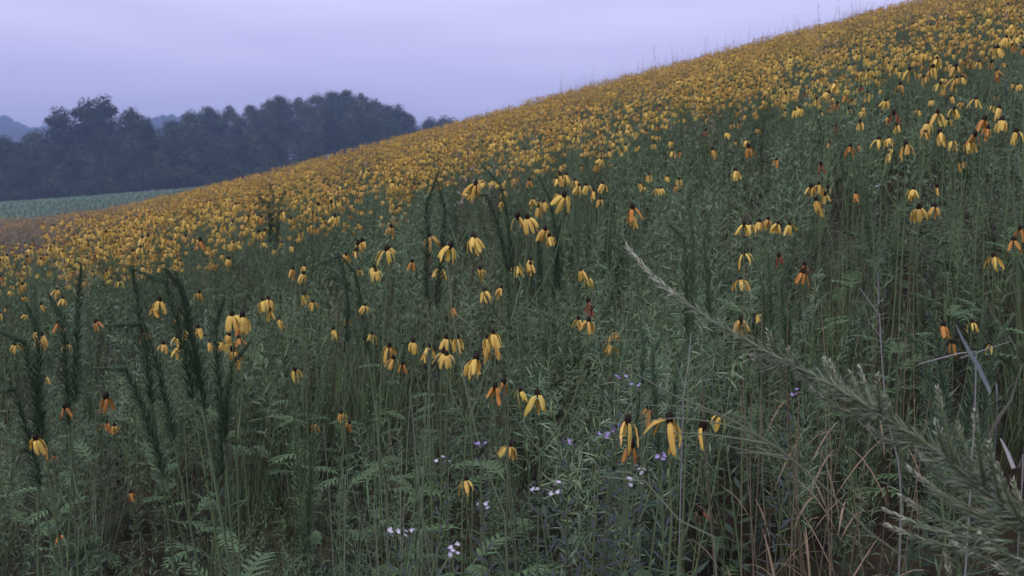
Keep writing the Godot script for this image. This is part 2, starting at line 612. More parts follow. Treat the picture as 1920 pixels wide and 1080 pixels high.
func set_camera_and_light() -> void:
	var cam := Camera3D.new()
	cam.name = "camera"
	cam.fov = rad_to_deg(2.0 * atan(540.0 / FOCAL))
	cam.near = 0.05
	cam.far = 4000.0
	add_child(cam)
	cam.transform = Transform3D(view, EYE)
	cam.current = true
	var lens := CameraAttributesPhysical.new()
	lens.frustum_focal_length = 12.0 / (540.0 / FOCAL)
	lens.frustum_near = 0.05
	lens.frustum_far = 4000.0
	lens.frustum_focus_distance = 1.9
	lens.exposure_aperture = 8.0
	cam.attributes = lens

	var sky_noise := FastNoiseLite.new()
	sky_noise.seed = 3
	sky_noise.frequency = 0.9
	sky_noise.fractal_octaves = 4
	var im := Image.create(1024, 512, false, Image.FORMAT_RGBAF)
	for y in 512:
		var up := PI * (0.5 - (y + 0.5) / 512.0)
		for x in 1024:
			var a := TAU * x / 1024.0
			var p := Vector3(cos(up) * cos(a), sin(up) * 8.0, cos(up) * sin(a)) * 1.9
			var n := sky_noise.get_noise_3dv(p)
			var t := clampf(up / 0.6, 0.0, 1.0)
			var c := Color(0.87, 0.82, 1.23).lerp(Color(0.90, 0.86, 1.28), t)
			var k := 1.0 + 0.20 * n
			im.set_pixel(x, y, Color(c.r * k, c.g * k, c.b * (1.0 + 0.13 * n)))
	var pano := PanoramaSkyMaterial.new()
	pano.panorama = ImageTexture.create_from_image(im)
	var sky := Sky.new()
	sky.sky_material = pano
	var env := Environment.new()
	env.background_mode = Environment.BG_SKY
	env.sky = sky
	env.tonemap_mode = Environment.TONE_MAPPER_LINEAR
	env.tonemap_exposure = 1.0
	env.sdfgi_enabled = true
	env.ssao_enabled = true
	env.ssil_enabled = true
	env.fog_enabled = true
	env.fog_density = 0.0012
	env.fog_light_color = Color(0.72, 0.84, 1.0)
	var w := WorldEnvironment.new()
	w.name = "world_environment"
	w.environment = env
	add_child(w)

	var sun := DirectionalLight3D.new()
	sun.name = "sun"
	sun.light_energy = 0.4
	sun.light_color = Color(1.0, 0.97, 0.92)
	sun.light_angular_distance = 40.0
	sun.shadow_enabled = true
	add_child(sun)
	sun.look_at_from_position(Vector3(-6, 12, 6), Vector3.ZERO, Vector3.UP)


func sheet(xs: Array, zs: Array, lift: float) -> ArrayMesh:
	var b := Buf.new()
	for z in zs:
		for x in xs:
			b.v.append(Vector3(x, ground(x, z) + lift, z))
			b.c.append(Color(1, 1, 1))
	for r in zs.size() - 1:
		for k in xs.size() - 1:
			var a := r * xs.size() + k
			b.i.append_array(PackedInt32Array([a, a + xs.size(), a + xs.size() + 1, a, a + xs.size() + 1, a + 1]))
	return b.mesh(true)


func spaced(from: float, to: float, n: int, power: float) -> Array:
	var out := []
	for k in n + 1:
		var t := 2.0 * k / n - 1.0
		var s := signf(t) * pow(absf(t), power)
		out.append(s * (to if s > 0.0 else -from))
	return out


func build_land() -> void:
	var g := part("ground", sheet(spaced(-1600.0, 1600.0, 180, 2.6), spaced(-1800.0, 400.0, 200, 2.6), 0.0), mat["soil"], self)
	meta(g, "sloping meadow ground of dark soil and litter", "ground", "", "structure")
	var xs := []
	for k in 61:
		xs.append(-190.0 + k * 2.6)
	var zs := []
	for k in 61:
		zs.append(-40.0 - k * 2.1)
	var f := part("field", sheet(xs, zs, 0.03), mat["field"], self)
	meta(f, "flat green field between the flowery slope and the wood", "field", "", "structure")
	# a low crop on the field
	var crop := Buf.new()
	for k in 26:
		var q := rf(0, TAU)
		var r := sqrt(rng.randf()) * 0.7
		for m in 7:
			var w := rf(0, TAU)
			crop.blade(Vector3(cos(q) * r, rf(0.0, 0.3), sin(q) * r), Vector3(cos(w), rf(0.3, 1.6), sin(w)).normalized(), rf(0.15, 0.34), 0.09, 0.3, Vector3(-sin(w), 0, cos(w)), tone(Color(0.18, 0.28, 0.165), 0.25), 2)
	var places := []
	var tints := []
	for k in 9000:
		var d := 46.0 + 116.0 * sqrt(rng.randf())
		var x := rf(-0.72, -0.36) * d
		if slope_height(x, d) > valley_height(x, d) - 0.1:
			continue
		places.append(Transform3D(Basis(Vector3.UP, rf(0, TAU)) * Basis.from_scale(Vector3.ONE * rf(0.8, 1.4)), foot(x, -d)))
		var v := rf(0.85, 1.15)
		tints.append(Color(v, v, v))
	var o := many("field_crop", crop.mesh(), mat["leaf"], places, tints, self)
	meta(o, "low leafy green crop covering the far field", "crop", "", "stuff")


func build_woods() -> void:
	var kinds := []
	for k in 6:
		kinds.append(make_tree(k))
	var bush := make_bush()
	var labels := ["broad dark broadleaf tree", "spreading dark green tree", "narrow tall tree", "wide low-crowned tree", "rounded dark tree", "slender dark tree"]
	# [pixel of the crown's top in the photograph, depth, variant, own label]
	var tops := [
		[22, 262, 172, 3, "dark tree at the open end of the wood, below the far hill"],
		[64, 244, 178, 1, "low broad tree between the wood's end and the lone round crown"],
		[110, 204, 176, 2, "round-crowned tree standing clear of its neighbours at the wood's end"],
		[162, 188, 180, 2, "tall tree with a ragged three-pointed top above the field"], [196, 182, 181, 2, "tallest pointed tree of the ragged group above the field"],
		[245, 198, 180, 5, "thin-topped tree beside the hazy gap in the wood"], [272, 216, 178, 5, "tree sloping down to the hazy gap in the wood"], [322, 222, 178, 4, "lower tree at the foot of the wooded hill"],
		[356, 206, 196, 1, ""], [392, 196, 200, 0, ""], [430, 194, 204, 3, ""], [470, 194, 206, 4, ""], [506, 184, 210, 1, ""],
		[524, 176, 212, 0, ""], [560, 179, 214, 3, ""], [592, 175, 216, 1, ""], [622, 168, 218, 4, ""], [648, 165, 219, 0, "topmost tree on the crest of the wooded hill"], [676, 171, 219, 3, ""],
		[702, 184, 220, 1, ""], [726, 194, 221, 4, ""], [746, 197, 222, 2, ""], [764, 208, 223, 0, "last tree at the falling end of the wooded hill"],
		[806, 217, 230, 5, "small pointed tree top peeping over the flowery ridge"], [832, 215, 232, 5, "second small tree top peeping over the flowery ridge"], [848, 219, 226, 5, "low tree top just above the flowery ridge"]]
	for t in tops:
		t.append(" on the crest of the wooded hill" if t[0] > 340 else "")
	for k in 27:      # the wood's inner and front rows, lower and nearer
		tops.append([-20.0 + k * 29.0 + rf(-8, 8), 268.0 - k * 1.9 + rf(-16, 16), 168.0 + rf(-3, 3) + k * 1.2, k * 5 % 6, "", " halfway up the face of the wood" if k < 14 else " on the wooded hill's face above the ridge line"])
	for k in 20:
		tops.append([-10.0 + k * 31.0 + rf(-9, 9), 312.0 - k * 3.4 + rf(-10, 10), 163.0 + rf(-1, 2) + k * 0.9, (k * 7 + 3) % 6, "", " in the front row beside the field" if k < 9 else " in the front row behind the flowery ridge"])
	for t in tops:
		var top := at_pixel(t[0], t[1], t[2])
		var base := foot(top.x, top.z)
		var tall := maxf(top.y - base.y, 4.0)
		var o := thing("broadleaf_tree", base - Vector3(0, 0.15, 0), t[4] if t[4] != "" else labels[t[3]] + t[5], "tree", "trees of the wood beyond the field")
		var s := tall / 18.3
		var w := clampf(s, 0.4, 1.15) * rf(0.85, 1.15)
		o.transform.basis = Basis(Vector3.UP, rf(0, TAU)) * Basis.from_scale(Vector3(w, s, w))
		part("trunk", kinds[t[3]][0], mat["wood"], o)
		meta(part("crown", kinds[t[3]][1], mat["tree_leaf"], o), "", "", "", "stuff")
	for k in 26:
		var px := -20.0 + k * 22.0 + rf(-8, 8)
		var d := 159.0 + rf(-2, 3)
		var x := (px - 960.0) / FOCAL * d
		var o := thing("shrub", foot(x, -d) - Vector3(0, 0.1, 0), "rounded shrub along the foot of the wood beside the field", "shrub", "shrubs along the field's edge")
		o.transform.basis = Basis(Vector3.UP, rf(0, TAU)) * Basis.from_scale(Vector3(1.5, rf(0.8, 1.7), 1.5))
		part("stems", bush[0], mat["wood"], o)
		meta(part("crown", bush[1], mat["tree_leaf"], o), "", "", "", "stuff")
	# dark bush on the ridge, at the top of the slope
	var r := at_pixel(1812, -6, 26.0)
	var rb := thing("shrub", foot(r.x, r.z), "dark green shrub standing on the crest of the flowery slope", "shrub")
	rb.transform.basis = Basis.from_scale(Vector3(0.8, 0.85, 0.8))
	part("stems", bush[0], mat["wood"], rb)
	meta(part("crown", bush[1], mat["tree_leaf"], rb), "", "", "", "stuff")
	# the wooded hill far behind, reads as one mass
	var places := []
	var tints := []
	for k in 1500:
		var d := rf(640.0, 930.0)
		var x := rf(-0.72, -0.22) * d
		places.append(Transform3D(Basis(Vector3.UP, rf(0, TAU)) * Basis.from_scale(Vector3(1.25, 0.85, 1.25) * rf(0.7, 1.1)), foot(x, -d) - Vector3(0, 2.0, 0)))
		var v := rf(0.8, 1.15)
		tints.append(Color(v, v, v))
	var o := many("distant_wood", kinds[3][1], mat["tree_leaf"], places, tints, self)
	meta(o, "hazy blue wood covering the far hills", "wood", "", "stuff")


# the chance that a coneflower grows at this spot, 0 to 1: it thins or thickens the number of plants and touches no colour
func flower_share(x: float, d: float) -> float:
	var n := clump_noise.get_noise_2d(x * 1.3, d * 0.8)
	var s := clampf(0.74 + 2.0 * n + 0.18 * smooth_step(0.1, 0.35, x / maxf(d, 1.0)), 0.0, 1.0)
	var u := x / maxf(d, 1.0)
	var mauve := smooth_step(-0.42, -0.56, u) * smooth_step(8.0, 11.0, d)
	if d > 12.0:      # the gaps between the clumps close up towards the crest
		s = minf(s + 0.22, 1.0)
	return s * (1.0 - 0.9 * mauve)


func settle(x: float, d: float, turn: float, size: float) -> Transform3D:
	# stands upright but its foot follows the slope, so patches lie on the ground
	var e := 0.3
	var gx := (ground(x + e, -d) - ground(x - e, -d)) / (2.0 * e)
	var gz := (ground(x, -d + e) - ground(x, -d - e)) / (2.0 * e)
	var shear := Basis(Vector3(1, gx, 0), Vector3(0, 1, 0), Vector3(0, gz, 1))
	return Transform3D(shear * Basis(Vector3.UP, turn) * Basis.from_scale(Vector3.ONE * size), foot(x, -d))


func scatter(step: float, d0: float, d1: float, edge: float, fn: Callable) -> void:
	var d := d0
	while d < d1:
		var x := -0.66 * d - edge
		while x < 0.66 * d + edge:
			fn.call(x + rf(-0.5, 0.5) * step, d + rf(-0.5, 0.5) * step)
			x += step
		d += step


# how tall the herbs grow here, in metres: uneven, and lower near the trodden spot where one stands
func plant_height(x: float, d: float) -> float:
	var metres := rf(0.70, 0.98) * (0.92 + 0.75 * clump_noise.get_noise_2d(x * 3.5 - 40.0, d * 3.0 + 90.0))
	var trodden := clampf(1.0 - (Vector2(x, d).length() - 1.0) / 3.0, 0.0, 1.0)
	metres -= 0.24 * trodden
	if d < 2.6:
		metres *= rf(0.75, 1.2)
	return clampf(metres, 0.38, 1.08)


func build_undergrowth() -> void:
	var herbs := Node3D.new()
	herbs.name = "meadow_herbs"
	add_child(herbs)
	meta(herbs, "grey-green mass of leafy herbs and grass filling the slope", "undergrowth", "", "stuff")
	for detail in [1, 0]:
		var places := [[], [], [], []]
		var tints := [[], [], [], []]
		var put := func(x: float, d: float) -> void:
			if Vector2(x, d).length() < 0.95:
				return
			var patch := clump_noise.get_noise_2d(x * 2.6 + 70.0, d * 2.2)
			var pick := patch + rf(-0.28, 0.28)
			var k := 2 if pick < -0.16 else 0 if pick < 0.06 else 1
			if rng.randf() < (0.7 if d < 1.95 else 0.15):  # close by mostly the darkened herbs, painting shade into the foreground
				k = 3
			if Vector2(x + 0.34, d - 1.38).length() < 0.17 or (d < 2.1 and rng.randf() < 0.22):
				return
			var bare := Vector2((x - 0.37) / 0.5, (d - 1.55) / 0.4).length()
			if bare < 1.0 and rng.randf() < 0.75:
				return
			places[k].append(settle(x, d, rf(0, TAU), plant_height(x, d) / 0.9))
			var v := rf(0.8, 1.2) * (1.0 + 0.5 * patch)
			tints[k].append(Color(v * rf(0.92, 1.08), v, v * rf(0.88, 1.1)))
		if detail == 1:
			scatter(0.19, 0.8, 4.5, 0.8, put)
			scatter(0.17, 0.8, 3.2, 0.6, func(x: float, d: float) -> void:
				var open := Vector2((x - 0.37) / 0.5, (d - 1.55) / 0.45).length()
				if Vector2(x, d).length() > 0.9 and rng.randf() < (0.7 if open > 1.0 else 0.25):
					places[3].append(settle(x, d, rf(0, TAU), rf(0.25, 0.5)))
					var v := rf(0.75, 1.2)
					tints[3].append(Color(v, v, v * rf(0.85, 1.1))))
		else:
			scatter(0.38, 4.5, 14.0, 1.0, put)
			scatter(0.60, 14.0, 62.0, 2.0, put)
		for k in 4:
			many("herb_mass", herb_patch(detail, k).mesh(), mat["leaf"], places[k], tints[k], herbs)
	# reddish seed heads of tall grass, thick on the low side of the slope, thin along the ridge
	var places := []
	var tints := []
	scatter(0.46, 5.5, 55.0, 1.0, func(x: float, d: float) -> void:
		var u := x / d
		var chance := 0.07 + 0.9 * smooth_step(-0.42, -0.56, u) * smooth_step(7.0, 11.0, d) + 0.26 * smooth_step(9.0, 22.0, d)
		if rng.randf() < chance:
			places.append(settle(x, d, rf(0, TAU), rf(0.8, 1.12) if clump_noise.get_noise_2d(x * 4.0, d * 4.0) < 0.16 or u < 0.05 else rf(1.05, 1.36)))
			var v := rf(0.8, 1.2)
			tints.append(Color(v, v, v)))
	var o := many("seed_head_grass", seed_grass(9, 0.28, 1.08, [MAUVE, Color(0.38, 0.30, 0.18), Color(0.34, 0.25, 0.17)]).mesh(), mat["leaf"], places, tints, self)
	meta(o, "tall grass with loose mauve-brown seed heads on the slope", "grass", "", "stuff")


# the landmark that a plant read off the photograph stands by, to tell it from its look-alikes
func beside(px: float, py: float) -> String:
	if py > 760.0:
		return "low in the dark herbs under the bushy goldenrod" if px < 480.0 else "low in the dark herbs by the fanned grass tuft"
	if px < 230.0: return "by the straight thick goldenrod spike"
	if px < 460.0: return "beside the bushy dark goldenrod"
	if px < 600.0: return "between the bushy goldenrod and the twin spikes"
	if px < 760.0: return "near the single curved goldenrod spike"
	if px < 960.0: return "by the foot of the twin goldenrod spikes"
	if px < 1240.0: return "by the crossed goldenrod spikes" if py < 520.0 else "below the crossed goldenrod spikes"
	if py > 450.0: return "behind the leaning pale plume" if px < 1600.0 else "above the leaning pale plume's thick end"
	return "high on the slope over the level row of cones" if py < 320.0 else "near the level row of dark cones"


func build_coneflowers() -> void:
	# heads read off the photograph: [x, y, height of the head in pixels, kind]
	# kinds: y yellow, s spread yellow, n narrow yellow, g golden, o faded orange, b brown and spent, c mostly cone
	var plants := [
		["yellow coneflower with wide hanging petals among dark leaning twigs above the bare patch", [[1255, 806, 80, "s"]]],
		["narrow yellow coneflower with two long petals folded together beside the leaning twig", [[1318, 818, 78, "n"]]],
		["coneflower with a thin yellow head above a faded orange one by lavender florets", [[1177, 806, 62, "n"], [1184, 852, 60, "o"]]],
		["faded salmon-orange closed coneflower head hanging from a thin arching stalk", [[1217, 778, 46, "o"]]],
		["small yellow coneflower with two petals spread sideways on the leaning twig", [[1348, 790, 42, "n"]]],
		["low yellow coneflower with claw-like hanging petals right of the lavender floret stalk", [[955, 848, 42, "s"]]],
		["lowest small yellow coneflower with spread petals in the dark herbs", [[873, 910, 38, "s"]]],
		["yellow coneflower with two heads and long separate petals over the dark herbs", [[1008, 754, 55, "s"], [976, 742, 34, "s"]]],
		["coneflower with two faded orange heads side by side", [[928, 738, 46, "o"], [945, 728, 42, "o"]]],
		["coneflower with large bright yellow heads stepping up to one orange-tinged top", [[920, 655, 52, "g"], [893, 686, 52, "y"], [880, 692, 40, "y"]]],
		["coneflower with a tight row of four yellow heads", [[838, 645, 40, "y"], [832, 672, 40, "y"], [804, 662, 38, "y"], [775, 650, 34, "y"]]],
		["coneflower with three golden heads beside the row of four", [[730, 660, 38, "g"], [738, 682, 34, "g"], [755, 690, 28, "o"]]],
		["coneflower with one bell-shaped golden head in front of the twin dark spikes", [[805, 455, 44, "g"], [803, 490, 36, "b"]]],
		["tall coneflower with a full yellow head on the pale leaning stalk", [[845, 475, 48, "y"]]],
		["coneflower with a domed yellow head at the foot of the twin dark spikes", [[825, 513, 38, "y"]]],
		["", [[773, 500, 32, "o"]]], ["", [[848, 585, 30, "o"]]], ["", [[697, 635, 32, "y"], [650, 605, 26, "c"]]], ["", [[625, 625, 28, "y"]]],
		["coneflower with twin lemon-yellow heads and upright dark cones", [[493, 572, 32, "y"], [503, 570, 32, "y"], [507, 590, 28, "y"]]],
		["", [[570, 560, 30, "y"]]], ["", [[523, 606, 26, "g"]]],
		["coneflower with two yellow heads one above the other by the dark bushy weed", [[333, 642, 36, "y"], [340, 660, 34, "y"]]],
		["", [[412, 648, 30, "y"], [430, 648, 32, "y"]]], ["", [[338, 592, 32, "o"]]], ["", [[300, 574, 38, "y"], [290, 585, 30, "g"]]],
		["", [[270, 632, 32, "g"]]], ["", [[180, 612, 30, "o"]]], ["", [[110, 615, 32, "o"]]], ["", [[78, 640, 40, "g"], [68, 630, 32, "y"]]], ["", [[85, 713, 20, "y"]]],
		["", [[553, 703, 32, "s"]]], ["", [[672, 468, 40, "c"], [680, 462, 36, "c"], [668, 480, 34, "c"]]], ["", [[597, 392, 28, "c"], [622, 388, 28, "c"], [628, 414, 28, "y"]]],
		["", [[485, 442, 26, "c"], [497, 440, 24, "c"]]], ["", [[1022, 440, 36, "g"], [1030, 452, 32, "y"]]], ["", [[1090, 515, 30, "y"], [1102, 530, 30, "y"]]],
		["spent brown coneflower head below two yellow ones", [[1103, 577, 42, "b"], [1108, 590, 36, "b"]]], ["", [[1085, 607, 30, "s"]]], ["", [[1155, 632, 36, "g"], [1147, 655, 34, "g"]]],
		["", [[995, 495, 28, "y"], [968, 507, 30, "y"]]], ["", [[1186, 402, 42, "o"], [1184, 415, 36, "g"]]], ["", [[1062, 335, 26, "y"], [1085, 356, 26, "y"], [1078, 345, 24, "y"]]],
		["", [[1130, 352, 26, "y"], [1112, 365, 24, "y"], [1125, 380, 24, "g"]]], ["", [[1010, 395, 24, "g"], [1020, 385, 24, "y"], [1000, 380, 22, "g"]]],
		["coneflower with a yellow skirt under a tall brown cone above the leaning plume", [[1395, 485, 34, "s"]]], ["", [[1390, 533, 34, "s"]]], ["", [[1389, 612, 42, "g"], [1424, 596, 28, "y"]]],
		["coneflower with a level row of five dark-coned heads", [[1408, 428, 30, "y"], [1424, 424, 30, "y"], [1440, 420, 30, "g"], [1458, 428, 30, "y"], [1480, 430, 32, "y"]]],
		["", [[1460, 490, 36, "b"]]], ["", [[1505, 522, 40, "o"], [1508, 505, 32, "b"]]],
		["coneflower with a dense bunch of heads with many dark cones", [[1520, 360, 34, "c"], [1535, 355, 32, "g"], [1545, 375, 34, "c"], [1530, 385, 34, "g"], [1552, 360, 30, "c"], [1540, 398, 30, "y"]]],
		["", [[1722, 402, 44, "y"], [1712, 364, 30, "y"]]], ["", [[1752, 398, 36, "g"], [1757, 358, 30, "c"]]],
		["", [[1862, 490, 36, "s"]]], ["", [[1900, 462, 40, "o"], [1912, 438, 34, "o"]]], ["", [[1768, 622, 42, "o"], [1785, 652, 36, "o"]]], ["", [[1822, 612, 30, "s"]]], ["", [[1860, 655, 30, "n"]]],
		["withered brown coneflower head drooping over the bare patch", [[1313, 974, 50, "b"]]], ["", [[245, 930, 26, "o"]]], ["", [[88, 853, 26, "o"], [102, 860, 22, "o"]]], ["", [[112, 1010, 26, "o"]]], ["", [[200, 800, 30, "o"], [215, 805, 26, "g"]]],
		["", [[592, 800, 26, "o"]]], ["", [[640, 782, 28, "g"], [655, 800, 26, "o"]]], ["", [[1845, 235, 40, "o"], [1828, 262, 36, "o"], [1852, 250, 34, "o"]]], ["", [[1878, 235, 36, "y"], [1905, 257, 36, "y"]]],
		["", [[1665, 295, 26, "y"], [1670, 285, 24, "y"]]], ["", [[1740, 240, 28, "y"], [1735, 255, 24, "g"]]], ["", [[1785, 272, 26, "y"], [1800, 310, 26, "g"]]], ["", [[1550, 180, 22, "o"], [1570, 200, 22, "o"], [1560, 190, 20, "g"], [1585, 185, 20, "o"]]]]
	var about := {"y": "fresh yellow", "s": "splayed yellow", "n": "thin yellow", "g": "golden", "o": "faded orange", "b": "spent brown", "c": "dark-coned short-petalled"}
	var tally := ["", "one", "two", "three", "four", "five", "six"]
	for p in plants:
		var heads: Array = p[1]
		var depth := 0.0
		for h in heads:
			depth += 0.060 * FOCAL / h[2] / heads.size()
		# no plant shorter than half a metre: nearer then
		for k in 60:
			var q := at_pixel(heads[0][0], heads[0][1], depth)
			if q.y - ground(q.x, q.z) > 0.5 or depth < 1.15:
				break
			depth *= 0.97
		var tops := []
		var mid := Vector3.ZERO
		for h in heads:
			var q := at_pixel(h[0], h[1], depth * rf(0.985, 1.015))
			tops.append([q, h[3], clampf(h[2] * depth / FOCAL / (0.074 if depth < 1.4 else 0.066), 0.5, 1.2)])
			mid += q / heads.size()
		var base := foot(mid.x + rf(-0.08, 0.08), mid.z + rf(-0.06, 0.06))
		for t in tops:
			t[0] += Vector3(0, 0.02, 0) * t[2] - base
		var o := thing("coneflower", base, p[0] if p[0] != "" else "coneflower with %s %s head%s %s" % [tally[heads.size()], about[heads[0][3]], "" if heads.size() == 1 else "s", beside(heads[0][0], heads[0][1])], "coneflower", "yellow coneflowers on the slope")
		coneflower(o, tops, depth < 3.2)
	# more of them over the near slope
	var protos := []
	var sorts := [["y", 1], ["g", 1], ["o", 1], ["s", 1], ["yy", 2], ["yg", 2], ["og", 2], ["ob", 2], ["ss", 2], ["yyy", 3], ["ygg", 3], ["ccy", 3], ["ooy", 3], ["yyyy", 4], ["gggy", 4], ["ycyg", 5], ["ygoyg", 5]]
	var colour := {"y": "yellow", "g": "golden", "o": "faded orange", "s": "splayed yellow", "b": "spent brown", "c": "dark-coned"}
	var count := ["", "one", "two", "three", "four", "five"]
	var words := []
	for s in sorts:
		var seen := []
		for ch in s[0]:
			if not colour[ch] in seen:
				seen.append(colour[ch])
		words.append("coneflower with %s %s head%s in the crowd on the slope" % [count[s[1]], " and ".join(seen), "" if s[1] == 1 else "s"])
	for s in sorts:
		var heads := []
		var n: int = s[1]
		for k in n:
			var q := TAU * k / n + rf(-0.4, 0.4)
			var r := rf(0.03, 0.12) if n > 1 else 0.02
			heads.append([Vector3(cos(q) * r, rf(0.86, 1.0), sin(q) * r), s[0][k % s[0].length()], rf(0.56, 0.86)])
		var o := Node3D.new()
		coneflower(o, heads, false)
		protos.append(o)
	var spots := []
	scatter(0.255, 1.6, 8.6, 0.0, func(x: float, d: float) -> void:
		if absf(x) < 0.64 * d and (d > 2.3 or x < 0.1) and rng.randf() < flower_share(x, d) * (0.9 if d > 2.3 else 0.6):
			spots.append(Vector2(x, d)))
	scatter(0.30, 1.7, 4.6, 0.0, func(x: float, d: float) -> void:
		if absf(x) < 0.64 * d and (d > 2.3 or x < 0.1) and rng.randf() < 0.5:
			spots.append(Vector2(x, d)))
	spots.sort_custom(func(a, b): return a.y < b.y)
	var reach := 8.6
	var room := 300 - plants.size()
	for k in spots.size():
		if k >= room:
			reach = spots[k].y
			break
		var s := rng.randi() % protos.size()
		var o := copy_of(protos[s], "coneflower")
		o.transform = Transform3D(Basis(Vector3.UP, rf(0, TAU)) * Basis.from_scale(Vector3.ONE * rf(0.92, 1.2)), foot(spots[k].x, -spots[k].y))
		meta(o, words[s], "coneflower", "yellow coneflowers on the slope")
	for o in protos:
		o.free()
	# the rest up to the ridge
	var drift := Node3D.new()
	drift.name = "coneflower_drift"
	add_child(drift)
	meta(drift, "dense drift of yellow coneflowers covering the slope up to the ridge", "coneflowers", "", "stuff")
	for v in 4:
		var b := Buf.new()
		for k in 8:
			var q := rf(0, TAU)
			var r := sqrt(rng.randf()) * 0.42
			b.add(coneflower_buf(rng.randi_range(3, 6), rf(0.66, 1.06), ["yyyyy", "yyyyg", "yyygg", "yyyyc"][v]), Transform3D(Basis.IDENTITY, Vector3(cos(q) * r, 0, sin(q) * r)))
		var places := []
		var tints := []
		scatter(0.62 * 2.0, reach, 62.0, 1.5, func(x: float, d: float) -> void:
			for m in 2:
				var xx := x + rf(-0.5, 0.5)
				var dd := maxf(d + rf(-0.5, 0.5), reach)
				if rng.randf() < flower_share(xx, dd) * lerpf(0.34, 0.72, smooth_step(5.0, 15.0, dd)):
					places.append(settle(xx, dd, rf(0, TAU), rf(0.88, 1.12)))
					var t := rf(0.82, 1.12)
					tints.append(Color(t, t * rf(0.92, 1.05), t)))
		many("flower_mass", b.mesh(), mat["petal"], places, tints, drift)


# ---------------------------------------------------------------- tall weeds
# a spike: pixel path from tip down to where it leaves the eye, then on to the ground
func path_down(pix: Array, d_tip: float, d_low: float) -> PackedVector3Array:
	var pts := PackedVector3Array()
	for k in pix.size():
		pts.append(at_pixel(pix[k][0], pix[k][1], lerpf(d_tip, d_low, float(k) / maxf(pix.size() - 1, 1))))
	pts.reverse()
	return pts


func resample(pts: PackedVector3Array, n: int) -> PackedVector3Array:
	var c := Curve3D.new()
	for k in pts.size():
		var t := (pts[mini(k + 1, pts.size() - 1)] - pts[maxi(k - 1, 0)]) / 6.0
		c.add_point(pts[k], -t, t)
	c.bake_interval = 0.01
	var out := PackedVector3Array()
	for k in n + 1:
		out.append(c.sample_baked(c.get_baked_length() * k / n, true))
	return out


func moved(pts: PackedVector3Array, by: Vector3) -> PackedVector3Array:
	var out := PackedVector3Array()
	for p in pts:
		out.append(p + by)
	return out


func spike_part(o: Node3D, pts: PackedVector3Array, leaves: int, l0: float, l1: float, width: float, rise: float, cols: Array, called := "stem", from := 0.1, pale := 0.0, thick := 0.0035) -> void:
	var s := Buf.new()
	s.tube(pts, thick, 0.0012, tone(STEM, 0.15), 5)
	var st := part(called, s.mesh(true), mat["leaf"], o)
	var f := Buf.new()
	leafy(f, pts, leaves, l0, l1, width, rise, cols, 3, 0.35, from, pale)
	meta(part("foliage", f.mesh(), mat["leaf"], st), "", "", "", "stuff")


func weed(label: String, root_px: Array, root_depth: float, spikes: Array, leaf: Array, cols: Array, group := "tall leafy weeds") -> void:
	var r := at_pixel(root_px[0], root_px[1], root_depth)
	var base := foot(r.x, r.z)
	var o := thing("goldenrod", base, label, "goldenrod", group)
	for s in spikes:
		var pts := path_down(s, root_depth, root_depth)
		var root := foot(base.x + rf(-0.14, 0.14), base.z + rf(-0.12, 0.12))
		if pts.size() > 2:      # one sweep from the root: the lowest reading is only a guide
			pts.remove_at(0)
		var whole := PackedVector3Array([root - Vector3(0, 0.01, 0)])
		whole.append_array(pts)
		whole = moved(resample(whole, 12), -base)
		var drawn := 0.0
		for k in pts.size() - 1:
			drawn += pts[k].distance_to(pts[k + 1])
		var bare := base.distance_to(pts[0])
		spike_part(o, whole, int((drawn + 0.22) * leaf[0]), leaf[1], leaf[2], leaf[3], leaf[4], cols, "stem", maxf(bare - 0.22, 0.05) / (bare + drawn))
		var below := Buf.new()
		leafy(below, moved(curve_points(root, pts[0], Vector3.ZERO, 5), -base), 34, 0.06, 0.05, 0.006, 0.5, cols, 3, 0.35, 0.12)
		meta(part("lower_foliage", below.mesh(), mat["leaf"], o), "", "", "", "stuff")


